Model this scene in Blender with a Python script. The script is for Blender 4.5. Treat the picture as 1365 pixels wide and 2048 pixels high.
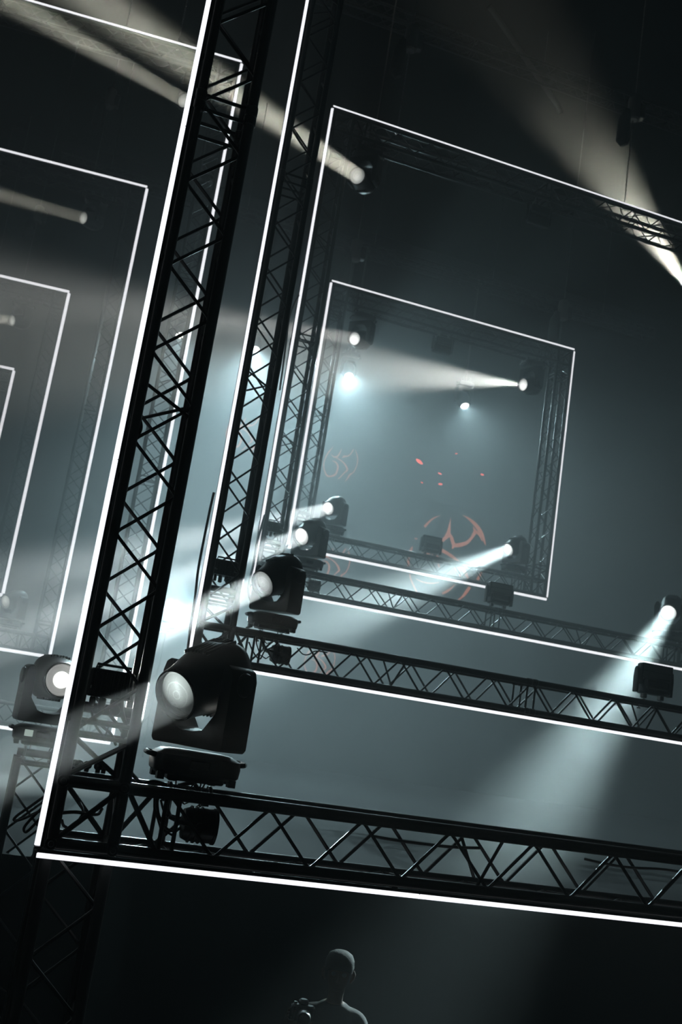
import bpy, bmesh, math, random
from mathutils import Vector, Matrix, Euler
random.seed(7)
for o in list(bpy.data.objects): bpy.data.objects.remove(o)
S = bpy.context.scene; COL = S.collection
PI = math.pi; R = math.radians

# ------------------------------------------------------------------ camera
CAM_Z = 3.12
F, CX, CY = 2050.0, 682.5, 1024.0                 # focal length and centre in pixels of 1365x2048
YAW, PITCH, ROLL = R(16.55), R(11.68), R(8.82)
fw = Vector((math.sin(YAW)*math.cos(PITCH), math.cos(YAW)*math.cos(PITCH), math.sin(PITCH)))
rt = Vector((math.cos(YAW), -math.sin(YAW), 0)); up = rt.cross(fw)
rt, up = math.cos(ROLL)*rt + math.sin(ROLL)*up, -math.sin(ROLL)*rt + math.cos(ROLL)*up
cam = bpy.data.cameras.new('camera'); co = bpy.data.objects.new('camera', cam); COL.objects.link(co)
m = Matrix((rt, up, -fw)).transposed().to_4x4(); m.translation = (0, 0, CAM_Z)
co.matrix_world = m
cam.sensor_fit = 'VERTICAL'; cam.sensor_height = 36.0; cam.lens = F/2048*36.0
cam.clip_start = .05; cam.clip_end = 200
cam.dof.use_dof = True; cam.dof.focus_distance = 5.0; cam.dof.aperture_fstop = 4.5
S.camera = co

def at(px, py, d):
    """the world point on the plane y = d that lies on the sight line of a pixel"""
    v = (px-CX)*rt - (py-CY)*up + F*fw
    return Vector((0, 0, CAM_Z)) + v*(d/v.y)
def proj(p):
    q = Vector(p)-Vector((0, 0, CAM_Z))
    return CX + F*q.dot(rt)/q.dot(fw), CY - F*q.dot(up)/q.dot(fw)

# ------------------------------------------------------------------ world, exposure
S.view_settings.view_transform = 'Standard'; S.view_settings.look = 'None'
S.view_settings.gamma = 1.0; S.view_settings.use_curve_mapping = False
S.view_settings.exposure = 0.0
w = bpy.data.worlds.new('night'); S.world = w; w.use_nodes = True
w.node_tree.nodes['Background'].inputs[0].default_value = (.02, .05, .07, 1)
w.node_tree.nodes['Background'].inputs[1].default_value = 0
S.cycles.max_bounces = 4; S.cycles.volume_bounces = 0; S.cycles.diffuse_bounces = 2
S.cycles.glossy_bounces = 2; S.cycles.transmission_bounces = 3; S.cycles.transparent_max_bounces = 6
S.cycles.use_light_tree = False
S.cycles.caustics_reflective = False; S.cycles.caustics_refractive = False

# ------------------------------------------------------------------ light and haze settings
HAZE_DENSITY = .035; HAZE_TOP = (9.0, 12.2, .02)
HAZE_G = .25
WARM = (1.0, .97, .80); COOL = (.62, .92, 1.0); TEAL = (.42, .85, 1.0)
LED = 1.2
WASH = (500, 2800, 1500, 520); LOW = 4200; LOWAIM = (1.9, 10, 4.2)
WAIM = ((3.6, 15, 84), (3.3, 14, 84), (5.0, 13, 124), (9.0, 14, 116))     # aim x, aim depth, cone
PW = {'R1': 27, 'R2': 26, 'R3': 20, 'R4': 20, 'R3T': 10, 'R4T': 4, 'R4TR': 16000, 'R4BR': 62, 'R3BR': 20, 'R3TR': 52000, 'L1': 14, 'L2': 7, 'L3': 8, 'L2B': 3, 'T': 10}

# ------------------------------------------------------------------ materials
def mat(name, col=(.5, .5, .5), rough=.5, metal=0., emit=None, strength=0., bump=0., bscale=40., var=0.):
    M = bpy.data.materials.new(name); M.use_nodes = True
    nt = M.node_tree; b = nt.nodes['Principled BSDF']
    b.inputs['Base Color'].default_value = (*col, 1); b.inputs['Roughness'].default_value = rough
    b.inputs['Metallic'].default_value = metal
    if emit:
        b.inputs['Emission Color'].default_value = (*emit, 1); b.inputs['Emission Strength'].default_value = strength
    if bump or var:
        tc = nt.nodes.new('ShaderNodeTexCoord'); n = nt.nodes.new('ShaderNodeTexNoise')
        n.inputs['Scale'].default_value = bscale; n.inputs['Detail'].default_value = 4
        nt.links.new(tc.outputs['Object'], n.inputs['Vector'])
        if bump:
            bp = nt.nodes.new('ShaderNodeBump'); bp.inputs['Strength'].default_value = bump; bp.inputs['Distance'].default_value = .01
            nt.links.new(n.outputs['Fac'], bp.inputs['Height']); nt.links.new(bp.outputs['Normal'], b.inputs['Normal'])
        if var:
            r = nt.nodes.new('ShaderNodeMapRange'); r.inputs['To Min'].default_value = max(.05, rough-var); r.inputs['To Max'].default_value = min(1, rough+var)
            nt.links.new(n.outputs['Fac'], r.inputs['Value']); nt.links.new(r.outputs['Result'], b.inputs['Roughness'])
    return M
M = {}
M['truss'] = mat('black_truss_paint', (.020, .021, .022), .34, .0, var=.12, bscale=18)
M['coupler'] = mat('worn_steel', (.16, .16, .16), .35, .9, var=.1, bscale=60)
M['plastic'] = mat('black_housing_plastic', (.011, .0115, .012), .4, 0, bump=.08, bscale=350, var=.08)
M['gloss'] = mat('gloss_black', (.012, .012, .013), .16)
M['channel'] = mat('strip_channel', (.02, .02, .022), .4, .5)
M['led'] = mat('white_led_diffuser', (.8, .8, .8), .5, 0, (.93, .95, 1.0), LED, var=.1)
M['rubber'] = mat('cable_rubber', (.012, .012, .012), .32, var=.1, bscale=30)
M['bright'] = mat('bright_zinc', (.55, .56, .55), .28, 1., var=.1, bscale=80)
M['grey'] = mat('grey_panel', (.085, .085, .08), .55, bump=.1, bscale=90)
M['dark'] = mat('black_paint', (.003, .0036, .004), .9, bump=.2, bscale=6)
M['cloth'] = mat('black_stage_cloth', (.003, .0036, .004), .95, bump=.3, bscale=60)
M['skin'] = mat('skin', (.10, .06, .045), .8, bump=.05, bscale=80)
M['hair'] = mat('dark_hair', (.006, .005, .004), .9, bump=.4, bscale=120)
M['jacket'] = mat('black_jacket_fabric', (.005, .005, .006), .9, bump=.2, bscale=120)
M['jeans'] = mat('dark_trouser_fabric', (.006, .006, .008), .9, bump=.2, bscale=120)
M['screen'] = mat('black_led_screen', (.006, .006, .007), .6, bump=.05, bscale=200)
M['emblem'] = mat('orange_screen_pixels', (.05, .02, .01), .6, 0, (1., .34, .2), .42, var=.05)
M['ember'] = mat('red_ember_pixels', (.05, .01, .01), .6, 0, (1., .10, .06), 1.6, var=.05)
M['peach'] = mat('peach_glow', (.05, .03, .02), .6, 0, (1., .52, .30), .45, var=.05)
M['lcd'] = mat('lcd_panel', (.2, .22, .2), .3, 0, (.75, .95, .85), .35, bump=.05)

def lens_mat(name, strength, tint, rim=.12, reach=.12, rise=.028):
    """lit lens: lamp glow brightest at its middle, dust specks and faint ring marks"""
    Mx = bpy.data.materials.new(name); Mx.use_nodes = True
    nt = Mx.node_tree; N = nt.nodes; L = nt.links; b = N['Principled BSDF']
    b.inputs['Base Color'].default_value = (.03, .035, .035, 1); b.inputs['Roughness'].default_value = .06
    b.inputs['Coat Weight'].default_value = .5
    tc = N.new('ShaderNodeTexCoord')
    sep = N.new('ShaderNodeSeparateXYZ'); L.new(tc.outputs['Object'], sep.inputs[0])
    # radius in the lens plane (local x, z), offset so that the glow sits high in the lens
    def math_(op, a, bb):
        n = N.new('ShaderNodeMath'); n.operation = op
        for i, v in enumerate((a, bb)):
            if v is None: continue
            if isinstance(v, (int, float)): n.inputs[i].default_value = v
            else: L.new(v, n.inputs[i])
        return n.outputs[0]
    zz = math_('SUBTRACT', sep.outputs['Z'], rise)
    rr = math_('SQRT', math_('ADD', math_('MULTIPLY', sep.outputs['X'], sep.outputs['X']), math_('MULTIPLY', zz, zz)), None)
    rmp = N.new('ShaderNodeMapRange'); L.new(rr, rmp.inputs['Value'])
    rmp.inputs['From Min'].default_value = 0; rmp.inputs['From Max'].default_value = reach
    rmp.inputs['To Min'].default_value = 1; rmp.inputs['To Max'].default_value = rim
    dust = N.new('ShaderNodeTexVoronoi'); dust.inputs['Scale'].default_value = 160; L.new(tc.outputs['Object'], dust.inputs['Vector'])
    ds = N.new('ShaderNodeMapRange'); L.new(dust.outputs['Distance'], ds.inputs['Value'])
    ds.inputs['From Min'].default_value = .08; ds.inputs['From Max'].default_value = .20; ds.inputs['To Min'].default_value = 1.6; ds.inputs['To Max'].default_value = 1.0
    rg = N.new('ShaderNodeTexWave'); rg.wave_type = 'RINGS'; rg.rings_direction = 'Y'; rg.inputs['Scale'].default_value = 9; rg.inputs['Distortion'].default_value = 2.5
    L.new(tc.outputs['Object'], rg.inputs['Vector'])
    rs = N.new('ShaderNodeMapRange'); L.new(rg.outputs['Fac'], rs.inputs['Value']); rs.inputs['From Min'].default_value = .9; rs.inputs['To Min'].default_value = 1.0; rs.inputs['To Max'].default_value = 1.25
    s = math_('MULTIPLY', math_('MULTIPLY', rmp.outputs['Result'], ds.outputs['Result']), math_('MULTIPLY', rs.outputs['Result'], strength))
    b.inputs['Emission Color'].default_value = (*tint, 1); L.new(s, b.inputs['Emission Strength'])
    return Mx
M['lens_front'] = lens_mat('lit_lens_soft', .95, (.86, 1., .96), .03, .108, .048)
M['lens_mid'] = lens_mat('lit_lens_medium', .5, (.92, 1., .98))
M['lens_hot'] = lens_mat('lit_lens_bright', 2.0, (.96, 1., .98))
M['lens_blaze'] = lens_mat('lit_lens_facing', 8., (1., 1., .97))
M['lens_flare'] = lens_mat('lit_lens_flare', 14., (1., 1., .95), .015, .055, .0)
M['lens_dim'] = lens_mat('lit_lens_dim', .55, (.95, 1., .93))
for k in M:
    if k not in ('led',): M[k].cycles.emission_sampling = 'NONE'

# ------------------------------------------------------------------ mesh helpers
class MB:
    def __init__(s): s.v = []; s.f = []
    def add(s, v, f):
        b = len(s.v); s.v += [tuple(x) for x in v]; s.f += [tuple(i+b for i in q) for q in f]; return s
    def box(s, c, d, rot=None):
        v = [Vector((x*d[0]/2, y*d[1]/2, z*d[2]/2)) for x in (-1, 1) for y in (-1, 1) for z in (-1, 1)]
        if rot is not None: v = [rot @ a for a in v]
        v = [a+Vector(c) for a in v]
        return s.add(v, [(0, 1, 3, 2), (4, 6, 7, 5), (0, 4, 5, 1), (2, 3, 7, 6), (0, 2, 6, 4), (1, 5, 7, 3)])
    def cbox(s, c, d, b=.01, rot=None):
        """box with chamfered edges"""
        v = []; hx, hy, hz = [x/2 for x in d]
        for z, k in ((-hz, 1), (-hz+b, 0), (hz-b, 0), (hz, 1)):
            X, Y = hx-b*k, hy-b*k
            for x, y in ((-X+b, -Y), (X-b, -Y), (X, -Y+b), (X, Y-b), (X-b, Y), (-X+b, Y), (-X, Y-b), (-X, -Y+b)): v.append(Vector((x, y, z)))
        if rot is not None: v = [rot @ a for a in v]
        v = [a+Vector(c) for a in v]
        f = [tuple(range(7, -1, -1)), tuple(range(24, 32))]
        for r in range(3):
            for i in range(8): f.append((r*8+i, r*8+(i+1) % 8, r*8+8+(i+1) % 8, r*8+8+i))
        return s.add(v, f)
    def tube(s, pts, r, n=8, cap=True):
        pts = [Vector(p) for p in pts]; k = len(pts)
        rs = r if isinstance(r, (list, tuple)) else [r]*k
        v = []; f = []; ref = None
        for i, p in enumerate(pts):
            t = (pts[min(i+1, k-1)]-pts[max(i-1, 0)]).normalized()
            if ref is None:
                ref = t.orthogonal().normalized()
            ref = (ref - t*ref.dot(t)).normalized(); bn = t.cross(ref)
            for j in range(n):
                a = 2*PI*j/n; v.append(p + (ref*math.cos(a)+bn*math.sin(a))*rs[i])
        for i in range(k-1):
            for j in range(n):
                f.append((i*n+j, i*n+(j+1) % n, (i+1)*n+(j+1) % n, (i+1)*n+j))
        if cap: f += [tuple(range(n-1, -1, -1)), tuple(range((k-1)*n, k*n))]
        return s.add(v, f)
    def lathe(s, prof, n=24, axis='Y', c=(0, 0, 0)):
        """prof: (radius, position along axis)"""
        v = []; f = []; c = Vector(c)
        for r, h in prof:
            for j in range(n):
                a = 2*PI*j/n; x, y = r*math.cos(a), r*math.sin(a)
                v.append(c+Vector({'Y': (x, h, y), 'Z': (x, y, h), 'X': (h, x, y)}[axis]))
        for i in range(len(prof)-1):
            for j in range(n): f.append((i*n+j, i*n+(j+1) % n, (i+1)*n+(j+1) % n, (i+1)*n+j))
        f += [tuple(range(n-1, -1, -1)), tuple(range((len(prof)-1)*n, len(prof)*n))]
        return s.add(v, f)
    def prism(s, poly, y0, y1):
        """polygon in x, z pushed through from y0 to y1"""
        n = len(poly); v = [(x, y0, z) for x, z in poly]+[(x, y1, z) for x, z in poly]
        f = [tuple(range(n)), tuple(range(2*n-1, n-1, -1))]+[(i, i+n, (i+1) % n+n, (i+1) % n) for i in range(n)]
        return s.add(v, f)
    def mesh(s, name, mt, smooth=35, bevel=0):
        me = bpy.data.meshes.new(name); me.from_pydata(s.v, [], s.f); me.update()
        bm = bmesh.new(); bm.from_mesh(me)
        bmesh.ops.recalc_face_normals(bm, faces=bm.faces)
        if bevel:
            es = [e for e in bm.edges if len(e.link_faces) == 2 and e.calc_face_angle() > R(25)]
            bmesh.ops.bevel(bm, geom=es, offset=bevel, segments=2, affect='EDGES', profile=.6)
        bm.to_mesh(me); bm.free()
        me.materials.append(mt)
        if smooth:
            me.polygons.foreach_set('use_smooth', [True]*len(me.polygons)); me.set_sharp_from_angle(angle=R(smooth))
        return me
    def obj(s, name, mt, parent=None, **k): return link(name, s.mesh(name, mt, **k), parent)
def link(name, me, parent=None, loc=None, rot=None, mtx=None):
    o = bpy.data.objects.new(name, me); COL.objects.link(o)
    if parent is not None: o.parent = parent
    if mtx is not None: o.matrix_local = mtx
    if loc is not None: o.location = loc
    if rot is not None: o.rotation_euler = rot
    return o
def tag(o, label=None, cat=None, group=None, kind=None):
    if label: o['label'] = label
    if cat: o['category'] = cat
    if group: o['group'] = group
    if kind: o['kind'] = kind
    return o
def thing(name, label, cat, loc=(0, 0, 0), group=None, rot=None):
    o = bpy.data.objects.new(name, None); COL.objects.link(o); o.location = loc; o.empty_display_size = .1
    if rot is not None: o.rotation_euler = rot
    return tag(o, label, cat, group)
def spot(parent, loc, d, power, angle, blend=.6, col=WARM, radius=.05, local=False):
    l = bpy.data.lights.new('lamp', 'SPOT'); l.energy = power; l.spot_size = R(angle); l.spot_blend = blend
    l.color = col; l.shadow_soft_size = radius
    o = bpy.data.objects.new('lamp', l); COL.objects.link(o)
    q = Vector(d).to_track_quat('-Z', 'Y').to_matrix().to_4x4(); q.translation = loc
    if parent is not None:
        o.parent = parent
        if not local: q = mw(parent).inverted() @ q
    o.matrix_local = q
    return o
def lens_beam(parent, y, power, spread, col, dia=.19):
    """disc lamp as wide as the lens, shining along local -y with a narrow spread"""
    l = bpy.data.lights.new('lamp', 'AREA'); l.shape = 'DISK'; l.size = dia; l.spread = R(spread); l.energy = power; l.color = col
    o = bpy.data.objects.new('lamp', l); COL.objects.link(o); o.parent = parent
    o.location = (0, y, 0); o.rotation_euler = Vector((0, -1, 0)).to_track_quat('-Z', 'Y').to_euler()
    return o
def mw(o):
    mm = o.matrix_basis.copy()
    while o.parent is not None:
        o = o.parent; mm = o.matrix_basis @ mm
    return mm

# ------------------------------------------------------------------ hall shell
def struct(name, c, d, mt):
    return tag(MB().box(c, d).obj(name, mt, smooth=0), kind='structure')
struct('floor', (0, 14, -.1), (64, 56, .2), M['dark'])
DECK = 2.03
struct('stage_floor', (0, 24.5, DECK/2), (44, 35, DECK), M['dark'])
struct('ceiling', (0, 14, 16.1), (64, 56, .2), M['dark'])
struct('wall_back', (0, 42, 8), (64, .3, 16), M['dark'])
struct('wall_front', (0, -14, 8), (64, .3, 16), M['dark'])
struct('wall_left', (-32, 14, 8), (.3, 56, 16), M['dark'])
struct('wall_right', (32, 14, 8), (.3, 56, 16), M['dark'])

# ------------------------------------------------------------------ box truss
CH = .24; CR = .025; BR = .008; OUT = .045          # chord spacing, chord and brace radii, strip centre to chord centre
cache = {}
def cached(key, fn):
    if key not in cache: cache[key] = fn()
    return cache[key]
def chord_mesh(L): return cached(('c', round(L, 3)), lambda: MB().tube([(0, 0, 0), (0, 0, L)], CR, 12).mesh('chord', M['truss']))
def brace_pts(b):
    # bent round into the chord at both ends so that successive braces read as one rounded zigzag
    return [(.012, 0, 0), (.030, 0, .020), (CH-.030, 0, b-.020), (CH-.012, 0, b)]
def brace_mesh(b): return cached(('b', round(b, 4)), lambda: MB().tube(brace_pts(b), BR, 6).mesh('brace', M['truss']))
def rung_mesh(): return cached('r', lambda: MB().tube([(0, 0, 0), (CH, 0, 0)], BR*1.15, 8).mesh('end_rung', M['truss']))
def coupler_mesh():
    return cached('k', lambda: MB().lathe([(CR+.001, -.05), (CR+.005, -.045), (CR+.005, -.008), (CR+.002, -.004), (CR+.002, .004), (CR+.005, .008), (CR+.005, .045), (CR+.001, .05)], 12, 'Z').mesh('coupler', M['truss']))
FACE = [Matrix.Translation((x, y, 0)) @ Matrix.Rotation(a, 4, 'Z') for x, y, a in ((0, 0, 0), (CH, 0, PI/2), (CH, CH, PI), (0, CH, 3*PI/2))]
def truss_segment(parent, mtx, L, detail, name='truss_segment', ends=True):
    """four chords along local z with zigzag braces on every face; detail: every piece its own object"""
    nb = max(2, round(L/.22)); nb += nb % 2; b = L/nb
    if detail:
        g = link(name, None, parent, mtx=mtx); g.empty_display_size = .1
        for x, y in ((0, 0), (CH, 0), (0, CH), (CH, CH)):
            link('chord', chord_mesh(L), g, loc=(x, y, 0))
            if ends: link('coupler', coupler_mesh(), g, loc=(x, y, L))
        bmesh_ = brace_mesh(b)
        for Fm in FACE:
            for i in range(nb):
                q = Fm @ Matrix.Translation((0, 0, i*b))
                if i % 2: q = q @ Matrix.Translation((CH, 0, 0)) @ Matrix.Diagonal((-1, 1, 1, 1))
                link('brace', bmesh_, g, mtx=q)
            for z in (.035, L-.035): link('end_rung', rung_mesh(), g, mtx=Fm @ Matrix.Translation((0, 0, z)))
        for q in (0, 2): link('slant_rung', cached('sr', lambda: MB().tube([(.01, 0, .055), (CH-.01, 0, -.055)], BR, 8).mesh('slant_rung', M['truss'])), g, mtx=FACE[q] @ Matrix.Translation((0, 0, L/2)))
        return g
    def build():
        a = MB()
        for x, y in ((0, 0), (CH, 0), (0, CH), (CH, CH)): a.tube([(x, y, 0), (x, y, L)], CR, 8)
        for Fm in FACE:
            for i in range(nb):
                p = [Vector(q) for q in brace_pts(b)]
                if i % 2: p = [Vector((CH-q.x, q.y, q.z)) for q in p]
                a.tube([Fm @ (q+Vector((0, 0, i*b))) for q in p], BR, 5, False)
            for z in (.035, L-.035): a.tube([Fm @ Vector((0, 0, z)), Fm @ Vector((CH, 0, z))], BR, 5, False)
        return a.mesh(name, M['truss'])
    o = link(name, cached(('j', round(L, 3)), build), parent, mtx=mtx); o['kind'] = 'stuff'
    return o
STUB = .20
def corner_block(parent, loc, sx, sz):
    """corner cube with a short stub towards the column (sz) and towards the beam (sx)"""
    g = link('corner_block', None, parent, loc=loc); g.empty_display_size = .1
    c = cached('cb', lambda: MB().tube([(0, 0, -.02), (0, 0, CH+.02)], CR, 12).mesh('corner_post', M['truss']))
    e = cached('ce', lambda: MB().tube([(0, 0, 0), (CH, 0, 0)], CR*.98, 12).mesh('corner_tube', M['truss']))
    d = cached('cd', lambda: MB().tube([(.02, 0, .02), (CH-.02, 0, CH-.02)], .011, 8).mesh('corner_brace', M['truss']))
    sc_ = cached('cs', lambda: MB().tube([(0, 0, 0), (0, 0, STUB)], CR, 12).mesh('stub_chord', M['truss']))
    sb = cached('csb', lambda: MB().tube([(.02, 0, .03), (CH-.02, 0, STUB-.035)], .011, 8).mesh('stub_brace', M['truss']))
    bl = cached('cn', lambda: MB().lathe([(.001, -.034), (.010, -.034), (.012, -.030), (.012, -.026), (.022, -.025), (.024, -.020), (.024, .0), (.001, .0)], 16, 'Y').mesh('bolt_plate', M['truss']))
    for x, y in ((0, 0), (CH, 0), (0, CH), (CH, CH)): link('corner_post', c, g, loc=(x, y, 0))
    for z in (0, CH):
        for Fm in FACE: link('corner_tube', e, g, mtx=Matrix.Translation((0, 0, z)) @ Fm)
    for Fm in FACE: link('corner_brace', d, g, mtx=Fm)
    for x in (0, CH):
        for z in (0, CH): link('bolt_plate', bl, g, loc=(x, 0, z))
    for axis in ('z', 'x'):
        if axis == 'z': base = Matrix.Translation((0, 0, CH if sz > 0 else -STUB))
        else: base = Matrix.Translation((CH if sx > 0 else -STUB, 0, CH)) @ HOR
        for x, y in ((0, 0), (CH, 0), (0, CH), (CH, CH)): link('stub_chord', sc_, g, mtx=base @ Matrix.Translation((x, y, 0)))
        for q, Fm in enumerate(FACE):
            link('stub_brace', sb, g, mtx=base @ Fm)
            if axis == 'z': link('end_rung', rung_mesh(), g, mtx=base @ Fm @ Matrix.Translation((0, 0, STUB-.02 if sz > 0 else .02)))
            else: link('end_rung', rung_mesh(), g, mtx=base @ Fm @ Matrix.Translation((0, 0, STUB-.02 if sx > 0 else .02)))
    return g
HOR = Matrix(((0, 0, 1, 0), (0, 1, 0, 0), (-1, 0, 0, 0), (0, 0, 0, 1)))     # local z -> x, local x -> -z

def portal(spec, label, det, dia):
    """square frame of box truss; spec = x0, x1, z0, z1 (strip centre lines), d, turn"""
    x0, x1, z0, z1, d, turn = spec
    T = Matrix.Rotation(turn, 4, 'Z')
    root = thing('truss_portal', label, 'truss frame', T @ Vector((x0, d, z0)), 'square truss portals', (0, 0, turn))
    W, Hh = x1-x0, z1-z0; a = OUT; e = OUT+CH; G = STUB
    for x, sx in ((a, 1), (W-e, -1)):
        for z, sz in ((a, 1), (Hh-e, -1)): corner_block(root, (x, 0, z), sx, sz)
    def run(side, p, L, base):
        n = max(1, round(L/2.8)); s = L/n
        for i in range(n):
            if base is HOR: q = Matrix.Translation(p+Vector((i*s, 0, 0))) @ HOR
            else: q = Matrix.Translation(p+Vector((0, 0, i*s)))
            lo, hi = det.get(side, (1, 0))
            mid = (i+.5)*s
            truss_segment(root, q, s, lo <= mid <= hi, ends=i < n-1)
    cz = .575
    link('cross_pipe', cached('xp', lambda: MB().tube([(-.02, 0, 0), (CH+.02, 0, 0)], CR*.92, 12).mesh('cross_pipe', M['truss'])), root, loc=(a, CH/2, cz))
    V = Matrix.Identity(4)
    run('left', Vector((a, 0, e+G)), Hh-2*e-2*G, V); run('right', Vector((W-e, 0, e+G)), Hh-2*e-2*G, V)
    run('bottom', Vector((e+G, 0, e)), W-2*e-2*G, HOR); run('top', Vector((e+G, 0, Hh-a)), W-2*e-2*G, HOR)
    return root

def strip(spec, side, label, dia, lo=0, hi=None):
    """LED strip along one side of a portal: channel, lit diffusers in lengths of 1.5 m, end caps and clips"""
    x0, x1, z0, z1, d, turn = spec
    T = Matrix.Rotation(turn, 4, 'Z'); r = dia/2
    W, Hh = x1-x0, z1-z0
    ln = (Hh if side in ('left', 'right') else W)
    g = {'left': .03, 'right': .03, 'top': .0, 'bottom': .0}[side]
    L = ln-2*g
    org = {'left': (x0, z0+g), 'right': (x1, z0+g), 'bottom': (x0+g, z0), 'top': (x0+g, z1)}[side]
    root = thing('light_strip', label, 'light strip', T @ Vector((org[0], d, org[1])), 'white LED strips outlining the truss portals', (0, 0, turn))
    inw = {'left': (1, 0), 'right': (-1, 0), 'bottom': (0, 1), 'top': (0, -1)}[side]
    vert = side in ('left', 'right')
    def P(t, o, y=0):     # t along the strip, o towards the truss
        return Vector((inw[0]*o, y, t)) if vert else Vector((t, y, inw[1]*o))
    # channel between diffuser and chord
    hw = min(r*.8, .018)
    c = MB(); mid = P(L/2, r*.62+.004)
    dims = (.010, hw*2, L) if vert else (L, hw*2, .010)
    c.box(mid, dims)
    for s_ in (-1, 1):
        c.box(P(L/2, r*.45, s_*hw), (r*.5, .003, L) if vert else (L, .003, r*.5))
    c.obj('channel', M['channel'], root, smooth=0)
    n = max(1, round(L/1.5)); s = L/n
    prof = [(r*math.cos(a), r*math.sin(a)) for a in [PI*.5+PI*k/8*1.0 for k in range(9)]]  # half round facing outwards
    def dm():
        b = MB(); v = []; k = 16
        for t in (.002, s-.002):
            for j in range(k):
                aa = 2*PI*j/k; v.append(P(t, r*.95*math.cos(aa), r*math.sin(aa)))
        f = [(j, (j+1) % k, k+(j+1) % k, k+j) for j in range(k)]+[tuple(range(k-1, -1, -1)), tuple(range(k, 2*k))]
        return b.add(v, f).mesh('diffuser', M['led'])
    me = dm()
    for i in range(n): link('diffuser', me, root, loc=P(i*s, 0))
    cap = MB().cbox((0, 0, 0), (.012, .012, .012), .002)
    cm = MB().box((0, 0, 0), (2*hw, 2*hw, .008) if vert else (.008, 2*hw, 2*hw)).mesh('end_cap', M['channel'], smooth=0)
    for t in (-.005, L+.005): link('end_cap', cm, root, loc=P(t, 0))
    cl = MB().cbox((0, 0, 0), (.026, .03, .03), .004).mesh('clip', M['channel'], smooth=0)
    q = .5
    while q < L:
        link('clip', cl, root, loc=P(q, r*.62+.014)); q += 1.0
    return root

TL = R(-4.44)
Z = CAM_Z
SP = {'R1': (.270, 9.97, Z-.655, Z+8.80, 4.30, 0), 'R2': (1.274, 9.25, Z+.300, Z+8.25, 7.60, 0),
      'R3': (2.424, 8.52, Z+1.360, Z+7.410, 11.2, 0), 'R4': (3.583, 7.90, Z+2.450, Z+6.690, 14.5, 0),
      'L1': (-8.97, .404, Z-.609, Z+8.76, 13.0, TL), 'L2': (-8.57, -.637, Z+.362, Z+8.288, 16.4, TL),
      'L3': (-7.85, -1.815, Z+1.406, Z+7.436, 19.8, TL), 'L4': (-7.13, -2.926, Z+2.43, Z+6.633, 23.2, TL)}
DIA = {'R1': .032, 'R2': .034, 'R3': .042, 'R4': .048, 'L1': .052, 'L2': .056, 'L3': .066, 'L4': .070}
portal(SP['R1'], 'nearest black truss portal, cut off at the top, the largest moving head on it', {'left': (0, 4.6), 'bottom': (0, 5.2)}, .03)
portal(SP['R2'], 'second black truss portal from the front, just behind the nearest one', {'left': (0, 6.4), 'bottom': (0, 5)}, .03)
portal(SP['R3'], 'third black truss portal from the front, its top left corner showing whole', {'left': (0, 7), 'bottom': (0, 5.4), 'top': (0, 5.4)}, .03)
portal(SP['R4'], 'smallest and deepest truss portal whose four lit corners all show', {k: (0, 9) for k in ('left', 'right', 'top', 'bottom')}, .03)
portal(SP['L1'], 'largest truss portal of the left row, seen through the nearest column', {'right': (2, 9.3)}, .03)
portal(SP['L2'], 'second largest truss portal of the left row, in the dark haze', {}, .03)
portal(SP['L3'], 'third truss portal of the left row, inside the second one', {}, .03)
portal(SP['L4'], 'smallest truss portal of the left row, cut by the left picture edge', {}, .03)
nm = {'R1': 'the nearest portal', 'R2': 'the second portal', 'R3': 'the third portal', 'R4': 'the smallest complete square portal',
      'L1': 'the largest left portal', 'L2': 'the second left portal', 'L3': 'the third left portal', 'L4': 'the smallest left portal'}
for k, sides in (('R1', ('left', 'bottom')), ('R2', ('left', 'bottom')), ('R3', ('left', 'bottom', 'top')), ('R4', ('left', 'right', 'top', 'bottom')),
                 ('L1', ('right', 'top', 'bottom')), ('L2', ('right', 'top', 'bottom')), ('L3', ('right', 'top', 'bottom')), ('L4', ('right', 'top'))):
    for sd in sides:
        strip(SP[k], sd, 'glowing white LED strip along the %s of %s' % ({'left': 'left side', 'right': 'right side', 'top': 'top edge', 'bottom': 'bottom edge'}[sd], nm[k]), DIA[k])

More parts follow.
